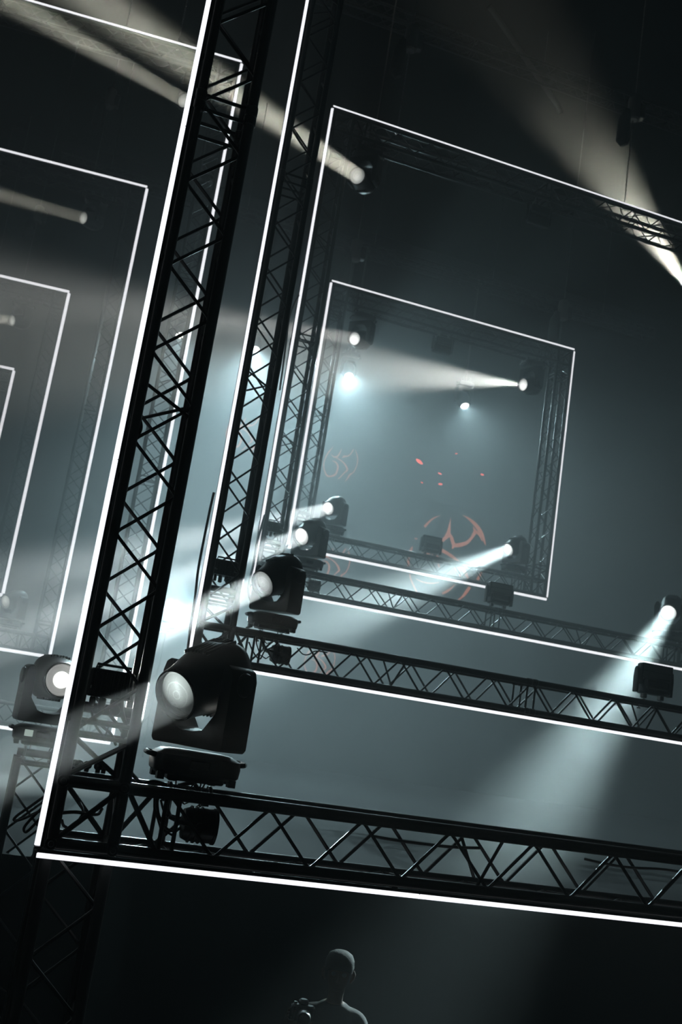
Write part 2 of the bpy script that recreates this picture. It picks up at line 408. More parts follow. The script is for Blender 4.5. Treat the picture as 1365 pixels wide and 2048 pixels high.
# ------------------------------------------------------------------ moving heads
PIV = .450                                            # height of the tilt axis above the chord top
def head_meshes():
    d = {}
    # base slab with rounded ends and a raised top
    poly = []
    hw, hd = .185, .13
    b = MB()
    rings = []
    for z, k in ((.085, .80), (.100, .96), (.135, 1.0), (.165, .97), (.182, .80), (.186, .62)):
        ring = []
        for j in range(40):
            a = 2*PI*j/40; c, s = math.cos(a), math.sin(a); e = 2/5.5
            ring.append((hw*(k if z > .16 else .5+.5*k)*math.copysign(abs(c)**e, c), hd*k*math.copysign(abs(s)**e, s), z))
        rings.append(ring)
    v = [p for r_ in rings for p in r_]; n = 40
    f = [(i*n+j, i*n+(j+1) % n, (i+1)*n+(j+1) % n, (i+1)*n+j) for i in range(len(rings)-1) for j in range(n)]+[tuple(range(n-1, -1, -1)), tuple(range((len(rings)-1)*n, len(rings)*n))]
    b.add(v, f)
    for sx in (-1, 1):
        for sy in (-1, 1): b.box((sx*.150, sy*.085, .078), (.030, .05, .030))
    b.cbox((0, 0, .078), (.24, .18, .030), .006)
    d['base'] = b.mesh('base', M['plastic'])
    h = MB().tube([(-.150, -.075, .150), (-.197, -.075, .158), (-.205, -.05, .158), (-.205, .05, .158), (-.197, .075, .158), (-.150, .075, .150)], .011, 8)
    d['handle'] = h.mesh('handle', M['gloss'])
    dp = MB().cbox((0, -.128, .135), (.085, .012, .038), .004)
    d['display'] = dp.mesh('display_panel', M['gloss'])
    d['status'] = MB().cbox((-.088, -.133, .137), (.052, .010, .040), .002).mesh('status_screen', M['lcd'], smooth=0)
    # clamp: saddle, hook round the chord, wing bolt
    c = MB().cbox((0, 0, .045), (.040, .055, .050), .006)
    arc = [(0, .034*math.sin(a), -CR+.034*math.cos(a)-.0) for a in [R(k) for k in range(-120, 121, 24)]]
    c.tube(arc, .009, 6)
    c.tube([(0, .045, .010), (0, .060, -.02), (0, .058, -.06)], .006, 6); c.box((0, .058, -.066), (.035, .006, .014))
    d['clamp'] = c.mesh('clamp', M['coupler'])
    # yoke, origin at the tilt axis
    o = .195; zb = -.282
    U = [(-o+.012, zb), (o-.012, zb), (o, zb+.016), (o, .02), (o-.012, .060), (o-.035, .075), (o-.055, .060), (o-.062, .02), (o-.062, -.130), (.078, -.205), (.03, -.216), (-.03, -.216), (-.078, -.205), (-o+.062, -.130), (-o+.062, .02), (-o+.055, .060), (-o+.035, .075), (-o+.012, .060), (-o, .02), (-o, zb+.016)]
    y = MB().prism(U, -.085, .085)
    d['yoke'] = y.mesh('yoke', M['plastic'], bevel=.008)
    pc = MB().lathe([(.050, o-.004), (.052, o+.002), (.046, o+.012), (.03, o+.015)], 20, 'X')
    d['pivot_cap'] = pc.mesh('pivot_cap', M['plastic'])
    # head shell: round lens end (-y) swelling to a squarer rear (+y)
    hb = MB(); rings = []
    for yy, hx, hz, ex, cz in ((-.212, .108, .108, 2.0, -.000), (-.205, .112, .112, 2.0, 0), (-.16, .116, .116, 2.0, .002), (-.10, .122, .128, 2.2, .006), (-.03, .127, .140, 2.6, .010),
                               (.05, .127, .145, 3.0, .012), (.11, .124, .140, 3.0, .010), (.155, .112, .124, 2.8, .004), (.180, .088, .098, 2.6, -.002), (.190, .05, .055, 2.4, -.004)):
        ring = []
        for j in range(48):
            a = 2*PI*j/48; cc, ss = math.cos(a), math.sin(a); e = 2/ex
            ring.append((hx*math.copysign(abs(cc)**e, cc), yy, cz+hz*math.copysign(abs(ss)**e, ss)))
        rings.append(ring)
    # recessed mouth
    for rr, yy in ((.101, -.212), (.099, -.170)):
        rings.insert(0, [(rr*math.cos(2*PI*j/48), yy, rr*math.sin(2*PI*j/48)) for j in range(48)])
    v = [p for r_ in rings for p in r_]; n = 48
    f = [(i*n+j, i*n+(j+1) % n, (i+1)*n+(j+1) % n, (i+1)*n+j) for i in range(len(rings)-1) for j in range(n)]+[tuple(range(n-1, -1, -1)), tuple(range((len(rings)-1)*n, len(rings)*n))]
    hb.add(v, f)
    d['head'] = hb.mesh('head', M['plastic'], smooth=40)
    ln = MB().lathe([(.100, -.180), (.098, -.186), (.085, -.194), (.06, -.201), (.03, -.205), (.001, -.206)], 40, 'Y')
    d['lens_geo'] = ln
    rg = MB().lathe([(.100, -.190), (.109, -.190), (.110, -.214), (.107, -.219), (.101, -.217)], 48, 'Y')
    rg.f = rg.f[:-2]+[((4)*48+(j+1) % 48, 4*48+j, j, (j+1) % 48) for j in range(48)]
    d['lens_ring'] = rg.mesh('lens_ring', M['gloss'])
    fn = MB().cbox((0, .03, 0), (.008, .20, .016), .003)
    d['fin'] = fn.mesh('cooling_fin', M['plastic'], smooth=0)
    sc = MB().tube([(.06, .04, .08), (.075, .075, .02), (.05, .085, -.05), (.0, .07, -.075), (-.05, .06, -.04), (-.06, .05, .08)], .004, 6)
    d['safety'] = sc.mesh('safety_cable', M['coupler'])
    return d
HM = head_meshes()
def lens_mesh(kind):
    def mk():
        b = MB(); b.v = list(HM['lens_geo'].v); b.f = list(HM['lens_geo'].f)
        return b.mesh('lens', M[kind])
    return cached(('lens', kind), mk)
def moving_head(label, base, beam, lens='lens_front', hang=False, turn=0., detail=True, scale=1., status=False, soft=False, power=0, angle=6, blend=.7, col=WARM, group='moving head lights on the truss portals', stand=False):
    """base: point on the chord tops (or under sides when hanging); beam: world direction of the beam"""
    q = Euler((PI, 0, 0)).to_matrix() if hang else Matrix.Identity(3)
    rm = Matrix.Rotation(turn, 3, 'Z') @ q
    root = thing('moving_head', label, 'stage light', base, group)
    root.rotation_euler = rm.to_euler(); root.scale = (scale,)*3
    b = link('base', HM['base'], root, loc=(0, 0, -.035)); link('handle', HM['handle'], b); link('display_panel', HM['display'], b)
    hr = link('handle', HM['handle'], b); hr.rotation_euler = (0, 0, PI)
    for x in (-.085, .085): link('clamp', HM['clamp'], root, loc=(x, 0, 0))
    link('safety_cable', HM['safety'], root)
    if status: link('status_screen', HM['status'], b)
    dl = rm.inverted() @ Vector(beam).normalized()
    pan = math.atan2(dl.x, -dl.y); tilt = math.asin(max(-1, min(1, dl.z)))
    y = link('yoke', HM['yoke'], root, loc=(0, 0, PIV)); y.rotation_euler = (0, 0, pan)
    link('pivot_cap', HM['pivot_cap'], y); pv = link('pivot_cap', HM['pivot_cap'], y); pv.rotation_euler = (0, 0, PI)
    h = link('head', HM['head'], root, loc=(0, 0, PIV)); h.rotation_euler = Euler((-tilt, 0, pan), 'XYZ')
    link('lens', lens_mesh(lens), h); link('lens_ring', HM['lens_ring'], h)
    if detail:
        for i in range(7):
            x = (i-3)*.020
            zt = .010+.140*(1-abs(x/.127)**2.8)**(1/2.8)
            link('cooling_fin', HM['fin'], h, loc=(x, 0, zt-.001))
        for i in range(6): link('cooling_fin', HM['fin'], h, loc=((i-2.5)*.020, .0, -.128))
    if power:
        if angle > 25 or soft: spot(h, (0, -.24, 0), (0, -1, 0), power, angle, blend, col, .03, local=True)
        else: lens_beam(h, -.225, power, angle, col)
    return root
def cdir(lx, ly, dx, dy, off):
    """direction of a beam whose lens stands at pixel (lx, ly), leaving along (dx, dy) in the picture, off degrees from the line to the camera"""
    a = ((lx-CX)*rt - (ly-CY)*up + F*fw).normalized()
    b = ((lx+dx-CX)*rt - (ly+dy-CY)*up + F*fw).normalized()
    t = (b - a*a.dot(b)).normalized()
    return t*math.sin(R(off)) - a*math.cos(R(off))
CHT = OUT+CH+CR                                        # chord top above strip line
def on_bottom(k, px, py):
    x0, x1, z0, z1, d, t = SP[k]
    p = at(px, py, d+.12)
    return Vector((p.x, d+.12, z0+CHT))
def on_top(k, px, py):
    x0, x1, z0, z1, d, t = SP[k]
    p = at(px, py, d+.12)
    return Vector((p.x, d+.12, z1-CHT))
def on_left(k, px, py, hang):
    x0, x1, z0, z1, d, t = SP[k]
    T = Matrix.Rotation(t, 3, 'Z'); n = T @ Vector((0, 1, 0))
    v = at(px, py, 1.)-Vector((0, 0, CAM_Z)); p = Vector((0, 0, CAM_Z))+v*((d+.12)/v.dot(n))
    loc = T.transposed() @ p
    return T @ Vector((loc.x, d+.12, (z1-CHT) if hang else (z0+CHT)))

moving_head('largest moving head, black with dusty grey lens, standing on the nearest bottom truss', on_bottom('R1', 387, 1540), cdir(363, 1401, -113, 50, 46), 'lens_front', power=PW['R1'], angle=7, col=(.90, 1, .98))
moving_head('mid-sized moving head on the second bottom truss, bright lens facing left', on_bottom('R2', 546, 1240), cdir(538, 1155, -118, 52, 44), 'lens_mid', power=PW['R2'], angle=8, col=(.90, 1, 1))
moving_head('hazy moving head on the bottom left of the third portal', on_bottom('R3', 614, 1125), cdir(605, 1065, -85, 28, 37), 'lens_hot', power=PW['R3'], angle=8, col=(.90, 1, 1))
moving_head('faint moving head at bottom left of the smallest square portal', on_bottom('R4', 666, 1045), cdir(660, 1005, -80, 18, 33), 'lens_hot', power=PW['R4'], angle=8, col=(.90, 1, 1), detail=False)
moving_head('moving head hanging in the top left corner of the third portal, beam going up left', on_top('R3', 737, 300), cdir(724, 348, -214, -146, 26), 'lens_mid', True, power=PW['R3T'], angle=4, col=WARM)
moving_head('moving head hanging in the top left corner of the smallest square portal', on_top('R4', 727, 640), cdir(713, 683, -110, -14, 27), 'lens_hot', True, power=PW['R4T'], angle=6, col=(1, .98, .92))
moving_head('moving head hanging at top right of the smallest square portal, broad beam going left', on_top('R4', 1068, 720), cdir(1060, 773, -340, -30, 38), 'lens_hot', True, power=PW['R4TR'], angle=15, blend=1, soft=True, col=(.97, 1, .93))
moving_head('standing moving head at bottom right of the smallest square portal, beam falling to lower left', on_bottom('R4', 1030, 1120), cdir(1022, 1083, -382, 150, 42), 'lens_hot', power=PW['R4BR'], angle=17, col=(.76, .98, 1))
moving_head('moving head by the right picture edge, bright beam raking down through the lower truss', on_bottom('R3', 1340, 1255), at(1160, 1480, 8.3)-at(1337, 1215, 11.2), 'lens_hot', power=PW['R3BR'], angle=10, col=(.72, .98, 1))
p = Vector((at(1400, 600, 11.8).x, 11.80, SP['R3'][3]-CHT))
moving_head('hanging moving head at the right picture edge sending the broad warm beam up left', p, at(1120, 180, 12.5)-at(1400, 600, 11.85), 'lens_hot', True, power=PW['R3TR'], angle=26, blend=1, soft=True, col=WARM, detail=False)
tag(MB().tube([p+Vector((-.0, -.62, CR)), p+Vector((0, .12, CR))], CR, 12).obj('outrigger_pipe', M['truss']), 'short black pipe holding the hanging moving head at the right picture edge', 'pipe')
for k, px, py, hg, dr, pw, lb in (('L1', 392, 170, True, cdir(368, 188, -238, -138, 36), PW['L1'], 'hanging moving head peeking out from behind the nearest column near the top'),
                                  ('L2', 192, 405, True, cdir(187, 437, -187, -52, 45), PW['L2'], 'hanging moving head at top right of the second left portal, thin beam to the left'),
                                  ('L3', 46, 618, True, cdir(42, 645, -42, -4, 48), PW['L3'], 'hanging moving head at top right of the third left portal, near the left picture edge'),
                                  ('L2', 22, 1240, False, cdir(18, 1205, -60, 8, 45), PW['L2B'], 'dim standing moving head at bottom right of the second left portal')):
    moving_head(lb, on_left(k, px, py, hg), dr, 'lens_dim', hg, TL, False, power=pw, angle=4 if hg else 6, col=WARM if hg else (.95, 1, .97))

# ------------------------------------------------------------------ haze
def haze(label, y0, y1, dens, g, smoke=True):
    """haze thick near the stage floor, thinning out above HAZE_TOP, with slow billows"""
    hm = bpy.data.materials.new('stage_haze'); hm.use_nodes = True; nt = hm.node_tree; N = nt.nodes; L = nt.links
    for n in list(N): N.remove(n)
    out = N.new('ShaderNodeOutputMaterial'); vs = N.new('ShaderNodeVolumeScatter')
    vs.inputs['Color'].default_value = (.93, .98, 1, 1); vs.inputs['Density'].default_value = dens; vs.inputs['Anisotropy'].default_value = g
    L.new(vs.outputs[0], out.inputs['Volume'])
    if smoke:
        tc = N.new('ShaderNodeTexCoord'); sep = N.new('ShaderNodeSeparateXYZ'); L.new(tc.outputs['Object'], sep.inputs[0])
        nz = N.new('ShaderNodeTexNoise'); nz.inputs['Scale'].default_value = .38; nz.inputs['Detail'].default_value = 3; nz.inputs['Roughness'].default_value = .55
        L.new(tc.outputs['Object'], nz.inputs['Vector'])
        # height wobbled by the noise -> a billowing upper side
        a = N.new('ShaderNodeMath'); a.operation = 'MULTIPLY_ADD'; a.inputs[1].default_value = 5.0; L.new(nz.outputs['Fac'], a.inputs[0]); L.new(sep.outputs['Z'], a.inputs[2])
        r = N.new('ShaderNodeMapRange'); r.interpolation_type = 'SMOOTHSTEP'; L.new(a.outputs[0], r.inputs['Value'])
        r.inputs['From Min'].default_value = HAZE_TOP[0]+2.5; r.inputs['From Max'].default_value = HAZE_TOP[1]+2.5
        r.inputs['To Min'].default_value = dens; r.inputs['To Max'].default_value = dens*HAZE_TOP[2]
        b = N.new('ShaderNodeMapRange'); L.new(nz.outputs['Fac'], b.inputs['Value']); b.inputs['From Min'].default_value = .3; b.inputs['From Max'].default_value = .7
        b.inputs['To Min'].default_value = .7; b.inputs['To Max'].default_value = 1.3
        m_ = N.new('ShaderNodeMath'); m_.operation = 'MULTIPLY'; L.new(r.outputs['Result'], m_.inputs[0]); L.new(b.outputs['Result'], m_.inputs[1])
        L.new(m_.outputs[0], vs.inputs['Density'])
    me = MB().box((2, (y0+y1)/2, 7.95), (50, y1-y0, 15.7)).mesh('haze', hm, smooth=0)
    tag(link('haze', me), label, 'haze', kind='stuff')
haze('thick grey theatrical haze hanging over the stage behind the nearest portal', 6.9, 40, HAZE_DENSITY, HAZE_G)
haze('thin clear haze in front of the stage, around the nearest portal', -12, 6.895, HAZE_DENSITY*.15, HAZE_G, False)

# ------------------------------------------------------------------ lights that face the camera
wl = ['wash light seen through the nearest column, blazing towards the viewer', 'wash light seen through the second column, blazing towards the viewer',
      'wash light blazing in the haze at the upper left inside the smallest square portal', 'wash light blazing in the middle of the smallest square portal, glow falling to the right']
WX = []
for i, (px, py, d) in enumerate(((360, 660, 20), (512, 690, 20), (700, 745, 20), (930, 803, 20))):
    p = at(px, py, d); base = p+Vector((0, .1, PIV+.06)); WX.append(base)
    aim = Vector((WAIM[i][0], WAIM[i][1], DECK))-p
    moving_head(wl[i], base, aim, 'lens_blaze', True, detail=False, power=WASH[i], angle=WAIM[i][2], blend=1, col=COOL, group='rear wash lights facing the viewer')
p = at(340, 1215, 20)
LOWB = p-Vector((0, 0, PIV))
moving_head('blazing light low in the haze between the nearest column and the largest moving head', LOWB, Vector(LOWAIM)-p, 'lens_blaze', detail=False, power=LOW, angle=33, blend=1, col=COOL)
tp = at(78, 1500, 6.95)
moving_head('moving head on a truss tower left of the nearest column, hot spot in its lens', tp, cdir(112, 1388, 60, 8, 14), 'lens_flare', power=PW['T'], angle=14, col=(1, 1, .93), status=True)

# rear truss with drop pipes to the wash lights
rz = 13.2
root = thing('rear_truss', 'dark truss high behind the portals carrying the wash lights', 'truss', (-1, 19.98, rz))
for i in range(5): truss_segment(root, Matrix.Translation((i*2.8, 0, CH)) @ HOR, 2.8, False)
for i in range(5):
    me = cached('hp', lambda: MB().tube([(0, 0, 0), (0, 0, 16-rz-CH)], .006, 6).mesh('hanging_wire', M['coupler']))
    link('hanging_wire', me, root, loc=(1.0+i*2.9, .12, CH))
pl = ['steel drop pipe over the wash light behind the nearest column', 'steel drop pipe over the wash light behind the second column', 'steel drop pipe at the upper left inside the smallest square portal', 'pale steel drop pipe at the middle of the smallest square portal']
for b, lb in zip(WX, pl):
    o = MB().tube([b+Vector((-.085, 0, -CR)), b+Vector((.085, 0, -CR))], CR, 12); o.tube([b+Vector((0, 0, -CR)), Vector((b.x, b.y, rz+CH-.02))], .022, 10); o.tube([Vector((b.x, b.y-.17, rz+CR+.018)), Vector((b.x, b.y+.17, rz+CR+.018))], .02, 10)
    tag(o.obj('drop_pipe', M['grey']), lb, 'pipe', 'drop pipes of the rear wash lights')
# stand of the low light
root = thing('light_stand', 'thin lighting stand under the blazing low light, lost in haze', 'stand', (LOWB.x, LOWB.y, DECK))
h = LOWB.z-DECK
MB().tube([(0, 0, .25), (0, 0, h-.06)], [.024, .018], 10).obj('pole', M['truss'], root)
MB().tube([(-.12, 0, h-CR), (.12, 0, h-CR)], CR, 12).obj('top_bar', M['truss'], root)
for k in range(3):
    a = k*2*PI/3+.4; MB().tube([(0, 0, .75), (.55*math.cos(a), .55*math.sin(a), .012)], .012, 8).obj('leg', M['truss'], root)

# tower under the near moving head, feet of the nearest portal
def tower(loc, h, label, cat='truss tower', yaw=0.):
    root = thing('truss_tower', label, cat, loc); root.rotation_euler = (0, 0, yaw)
    pl_ = MB().cbox((CH/2, CH/2, .006), (.5, .5, .012), .004).obj('base_plate', M['truss'], root, smooth=0)
    n = max(1, round(h/2.0)); s_ = (h-.012)/n
    for i in range(n): truss_segment(root, Matrix.Translation((0, 0, .012+i*s_)), s_, True, ends=i < n-1)
    return root
tw = tower((tp.x-.12, tp.y-.12, 0), tp.z-CR*2-.002, 'dark truss tower at the left picture edge under a moving head')
MB().tube([(CH/2-.13, CH/2, tp.z-CR), (CH/2+.13, CH/2, tp.z-CR)], CR, 12).obj('top_bar', M['truss'], tw)
tower((SP['R1'][0]+OUT, 4.37, 0), SP['R1'][2]+OUT-.03, 'dark truss leg below the bottom left corner of the nearest portal')

# ------------------------------------------------------------------ strobe panels, seen from behind
def strobe(label, p, hang=False, yaw=0., tilt=0.):
    root = thing('strobe_light', label, 'strobe light', p, 'square strobe panels on the trusses')
    root.rotation_euler = (PI, 0, yaw) if hang else (0, 0, yaw)
    MB().cbox((0, 0, .125), (.27, .16, .13), .018).obj('body', M['plastic'], root)
    for x in (-.085, .085): link('clamp', HM['clamp'], root, loc=(x, 0, 0))
    for sx in (-1, 1):
        a = MB().prism([(-.030, .06), (.030, .06), (.034, .20), (.024, .265), (.0, .285), (-.024, .265), (-.034, .20)], 0, .022)
        o = a.obj('side_arm', M['plastic'], root, bevel=.004); o.rotation_euler = (0, 0, PI/2); o.location = (sx*.172+.011, 0, 0)
    h = link('panel_head', None, root, loc=(0, 0, .225)); h.rotation_euler = (tilt, 0, 0)
    MB().cbox((0, -.002, 0), (.310, .075, .185), .012).obj('panel_case', M['plastic'], h)
    for x, z, sx, sz in ((0, .086, .31, .014), (0, -.086, .31, .014), (-.148, 0, .014, .185), (.148, 0, .014, .185)):
        MB().cbox((x, -.044, z), (sx, .014, sz), .003).obj('rim', M['plastic'], h, smooth=0)
    for k in range(3): MB().cbox((0, -.040, .053-.053*k), (.278, .006, .048), .002).obj('back_plate', M['grey'], h, smooth=0)
    MB().tube([(-.12, -.075, -.095), (.12, -.075, -.095)], .012, 8).obj('grab_bar', M['grey'], root).location = (0, 0, .205)
    for x in (-.105, .105): MB().box((x, -.078, .135), (.018, .02, .08)).obj('foot', M['plastic'], root, smooth=0)
    return root
strobe('strobe panel seen from behind on the second bottom truss at the right picture edge', on_bottom('R2', 1305, 1395))
strobe('strobe panel in haze covering part of the lit bottom edge of the smallest square portal', on_bottom('R3', 996, 1213))
strobe('faint strobe panel standing in front of the orange emblem', on_bottom('R4', 862, 1095))
strobe('dark strobe panel hanging under the top truss of the third portal', on_top('R3', 1080, 412), True)
strobe('faint strobe panel hanging under the top truss of the smallest square portal', on_top('R4', 888, 672), True)

# ------------------------------------------------------------------ power boxes in the columns
def power_box(label, k, px, py):
    x0, x1, z0, z1, d, t = SP[k]
    z = at(px, py, d+.12).z
    root = thing('power_box', label, 'power box', (x0+OUT+CH/2, d+.125, z), 'black power boxes inside the portal columns')
    MB().cbox((0, 0, .0), (.182, .15, .115), .008).obj('body', M['plastic'], root)
    for i in range(7): link('cooling_fin', cached('pf', lambda: MB().cbox((0, -.079, 0), (.010, .010, .09), .002).mesh('cooling_fin', M['plastic'], smooth=0)), root, loc=(-.066+i*.022, 0, 0))
    for x, r_, l in ((-.06, .013, .05), (-.02, .016, .055), (.03, .018, .04)):
        MB().lathe([(r_*.8, 0), (r_, -.006), (r_, -l+.01), (r_*1.15, -l+.008), (r_*.7, -l)], 12, 'Z', (x, -.02, -.058)).obj('connector', M['rubber'], root)
    MB().tube([(.055, -.02, -.055), (.062, -.03, -.10), (.085, -.03, -.14)], [.012, .013, .008], 8).obj('plug', M['rubber'], root)
    MB().tube([(-.07, -.05, .058), (-.07, -.05, .075), (.07, -.05, .075), (.07, -.05, .058)], .006, 6).obj('handle', M['plastic'], root)
    MB().lathe([(.02, .0), (.022, .004), (.022, .03), (.016, .034)], 14, 'Y', (.03, -.11, -.10)).obj('cap_cover', M['rubber'], root)
    for x in (-.075, .075): MB().box((x, 0, -.02), (.016, .24, .012)).obj('bracket', M['truss'], root, smooth=0)
power_box('black power box inside the nearest column, plugs hanging below it', 'R1', 215, 1368)
power_box('black power box inside the second column, just left of the mid-sized moving head', 'R2', 438, 1135)
power_box('hazy power box inside the third column', 'R3', 546, 1055)

# ------------------------------------------------------------------ can lamps inside the bottom trusses
def can_lamp(label, k, px):
    x0, x1, z0, z1, d, t = SP[k]
    p = at(px, {'R1': 1650, 'R2': 1312, 'R3': 1165}[k], d+.12)
    root = thing('can_lamp', label, 'can lamp', (p.x, d+.12, z0+OUT+CH/2), 'short can lamps inside the bottom trusses')
    MB().lathe([(.03, -.075), (.060, -.070), (.068, -.05), (.070, .0), (.070, .055), (.074, .058), (.074, .070), (.066, .070), (.060, .05)], 28, 'X').obj('barrel', M['plastic'], root)
    for i in range(3): link('cooling_ring', cached('cr', lambda: MB().lathe([(.069, -.004), (.075, -.003), (.075, .003), (.069, .004)], 28, 'X').mesh('cooling_ring', M['plastic'])), root, loc=(-.04+i*.022, 0, 0))
    MB().tube([(-.01, -.08, 0), (-.09, -.075, .01), (-.13, -.04, .02), (-.13, .04, .02), (-.09, .075, .01), (-.01, .08, 0)], .009, 8).obj('bracket', M['truss'], root)
    MB().tube([(-.13, 0, .02), (-.145, 0, .05), (-.145, 0, CH/2)], .011, 8).obj('arm', M['coupler'], root)
    for sy in (-1, 1): MB().lathe([(.018, 0), (.018, .018), (.012, .022)], 10, 'Y', (-.01, sy*.08-.01, 0)).obj('knob', M['rubber'], root)
    MB().tube([(-.075, 0, -.02), (-.11, -.02, -.05), (-.16, -.02, -.03), (-.20, -.01, .05), (-.21, 0, .115)], .005, 6).obj('lead', M['rubber'], root)
can_lamp('short black can lamp inside the nearest bottom truss below the largest moving head', 'R1', 398)
can_lamp('short can lamp inside the second bottom truss below the mid-sized moving head', 'R2', 560)
can_lamp('faint can lamp inside the third bottom truss', 'R3', 628)

# ------------------------------------------------------------------ cables
def smooth(pts, n=6):
    pts = [Vector(p) for p in pts]; P = [2*pts[0]-pts[1]]+pts+[2*pts[-1]-pts[-2]]; o = []
    for i in range(1, len(P)-2):
        for k in range(n):
            t = k/n; a, b, c, d = P[i-1:i+3]
            o.append(.5*((2*b)+(c-a)*t+(2*a-5*b+4*c-d)*t*t+(3*b-a-3*c+d)*t**3))
    return o+[pts[-1]]
def cable(label, pts, r=.007, group='black cables on the trusses', mt='rubber', ends=False):
    """pts: pixel x, pixel y, depth along the stage"""
    P_ = smooth([at(*p) for p in pts]); 
    if not ends:
        return tag(MB().tube(P_, r, 8).obj('cable', M[mt]), label, 'cable', group)
    root = thing('cable', label, 'cable', P_[0], group)
    MB().tube([q-P_[0] for q in P_], r, 8).obj('lead', M[mt], root)
    d_ = (P_[-1]-P_[-2]).normalized(); e_ = P_[-1]-P_[0]
    MB().tube([e_, e_+d_*.02, e_+d_*.07, e_+d_*.09], [r*1.1, r*2.4, r*2.4, r*1.4], 10).obj('connector', M[mt], root)
    return root
cable('black cable looping from the nearest column down onto the bottom truss', [(255, 1535, 4.50), (268, 1552, 4.48), (285, 1566, 4.46), (310, 1563, 4.45), (340, 1572, 4.45), (372, 1578, 4.43), (398, 1590, 4.42), (415, 1600, 4.42)], .008)
cable('thick black cable lying along the top of the nearest bottom truss', [(232, 1572, 4.54), (290, 1570, 4.54), (340, 1574, 4.54), (384, 1566, 4.53), (398, 1578, 4.52), (440, 1604, 4.54), (520, 1613, 4.54), (640, 1628, 4.54)], .009)
cable('cable sagging across the open bay below the power box in the nearest column', [(182, 1420, 4.36), (190, 1448, 4.36), (202, 1466, 4.38), (214, 1480, 4.40), (228, 1474, 4.44)], .005)
cable('pair of cables crossing the open bay of the nearest column', [(186, 1432, 4.40), (204, 1452, 4.40), (222, 1468, 4.42), (232, 1490, 4.44)], .006)
cable('thin cable rising from the coil on the nearest column flange', [(208, 1482, 4.36), (214, 1462, 4.36), (221, 1446, 4.38)], .003)
cable('cable hanging in a long loop left of the nearest column, upper one', [(90, 1592, 4.6), (62, 1612, 4.6), (36, 1630, 4.6), (28, 1640, 4.6), (45, 1638, 4.6), (88, 1618, 4.6)], .006)
cable('cable hanging in a long loop left of the nearest column, lower one', [(88, 1612, 4.62), (62, 1638, 4.62), (48, 1656, 4.62), (52, 1664, 4.62), (66, 1652, 4.62), (86, 1630, 4.62)], .006)
cable('round cable loop at the foot of the nearest column', [(124, 1640, 4.40), (128, 1652, 4.38), (142, 1655, 4.38), (158, 1640, 4.40), (166, 1622, 4.44), (160, 1606, 4.5)], .006)
cable('cable bundle sweeping through the foot of the nearest column', [(122, 1626, 4.36), (150, 1624, 4.36), (178, 1628, 4.36), (196, 1628, 4.40), (204, 1618, 4.44)], .007)
cable('cable drooping in front of the can lamp in the nearest truss', [(314, 1600, 4.40), (318, 1630, 4.38), (330, 1654, 4.38), (348, 1662, 4.42), (362, 1655, 4.42)], .006)
cable('second cable drooping beside the can lamp in the nearest truss', [(322, 1600, 4.42), (328, 1622, 4.40), (342, 1636, 4.40), (360, 1640, 4.42)], .005)
cable('cable with a dark connector dangling inside the nearest column halfway up', [(285, 802, 4.34), (280, 830, 4.31), (283, 852, 4.30), (279, 866, 4.30), (268, 878, 4.33)], .007)
cable('small tangle of wire under the base of the largest moving head', [(372, 1585, 4.40), (384, 1572, 4.36), (396, 1564, 4.35), (402, 1570, 4.35), (394, 1584, 4.36), (386, 1594, 4.40)], .003)
cable('cables drooping under the top chord of the nearest bottom truss at its middle', [(745, 1672, 4.52), (790, 1680, 4.52), (850, 1688, 4.52), (905, 1694, 4.52), (960, 1696, 4.52)], .007)
cable('pair of cables drooping in the nearest bottom truss near the right picture edge', [(1170, 1718, 4.52), (1215, 1728, 4.52), (1262, 1735, 4.52), (1320, 1738, 4.52), (1364, 1744, 4.52)], .006)
cable('black cable bulging out left of the lit strip on the second column', [(428, 985, 7.58), (418, 1030, 7.58), (406, 1090, 7.58), (396, 1145, 7.58), (390, 1200, 7.58), (381, 1255, 7.58), (374, 1316, 7.60)], .010)
cable('cable curling in the bottom left corner of the second portal', [(392, 1270, 7.62), (402, 1283, 7.62), (407, 1302, 7.62), (416, 1310, 7.64), (424, 1312, 7.66)], .008)
cable('thin wires sagging under the second top chord right of the can lamp', [(595, 1296, 7.66), (606, 1308, 7.64), (618, 1309, 7.64), (632, 1302, 7.66), (655, 1305, 7.68)], .005)
cable('wire loops beside the can lamp in the second bottom truss', [(498, 1284, 7.66), (508, 1306, 7.64), (520, 1318, 7.64), (530, 1302, 7.66), (546, 1294, 7.66), (556, 1286, 7.68)], .006)
cable('cable hanging between clamps of the mid-sized moving head', [(492, 1256, 7.66), (502, 1253, 7.66), (512, 1245, 7.68), (530, 1240, 7.70)], .008)
cable('hazy cable bulging left of the lit strip on the third column', [(530, 1030, 11.18), (516, 1080, 11.16), (507, 1130, 11.15), (500, 1160, 11.15), (498, 1185, 11.16), (506, 1215, 11.2)], .014)
cable('dark cable hanging beside the third lit strip higher up', [(598, 590, 11.18), (580, 630, 11.17), (573, 680, 11.16), (567, 730, 11.16), (560, 780, 11.18)], .012)

# round bolt heads standing on the nearest bottom truss
for i, (px, dy) in enumerate(((143, 0), (150, .02), (168, .0), (190, .03), (201, .05))):
    p = at(px, 1570, 4.52+dy)
    o = MB().lathe([(.010, -.016), (.010, -.004), (.015, -.001), (.019, .006), (.020, .014), (.016, .022), (.009, .027), (.001, .028)], 16, 'Z').obj('cable_plug', M['gloss'])
    o.location = (p.x, 4.3+CH+dy*.4, SP['R1'][2]+OUT+CH+CR+.016)
    tag(o, 'small round black plug on the nearest bottom truss, %s in its row' % ('first from the left', 'second from the left', 'middle one', 'second from the right', 'first from the right')[i], 'plug', 'row of round plugs by the nearest column')

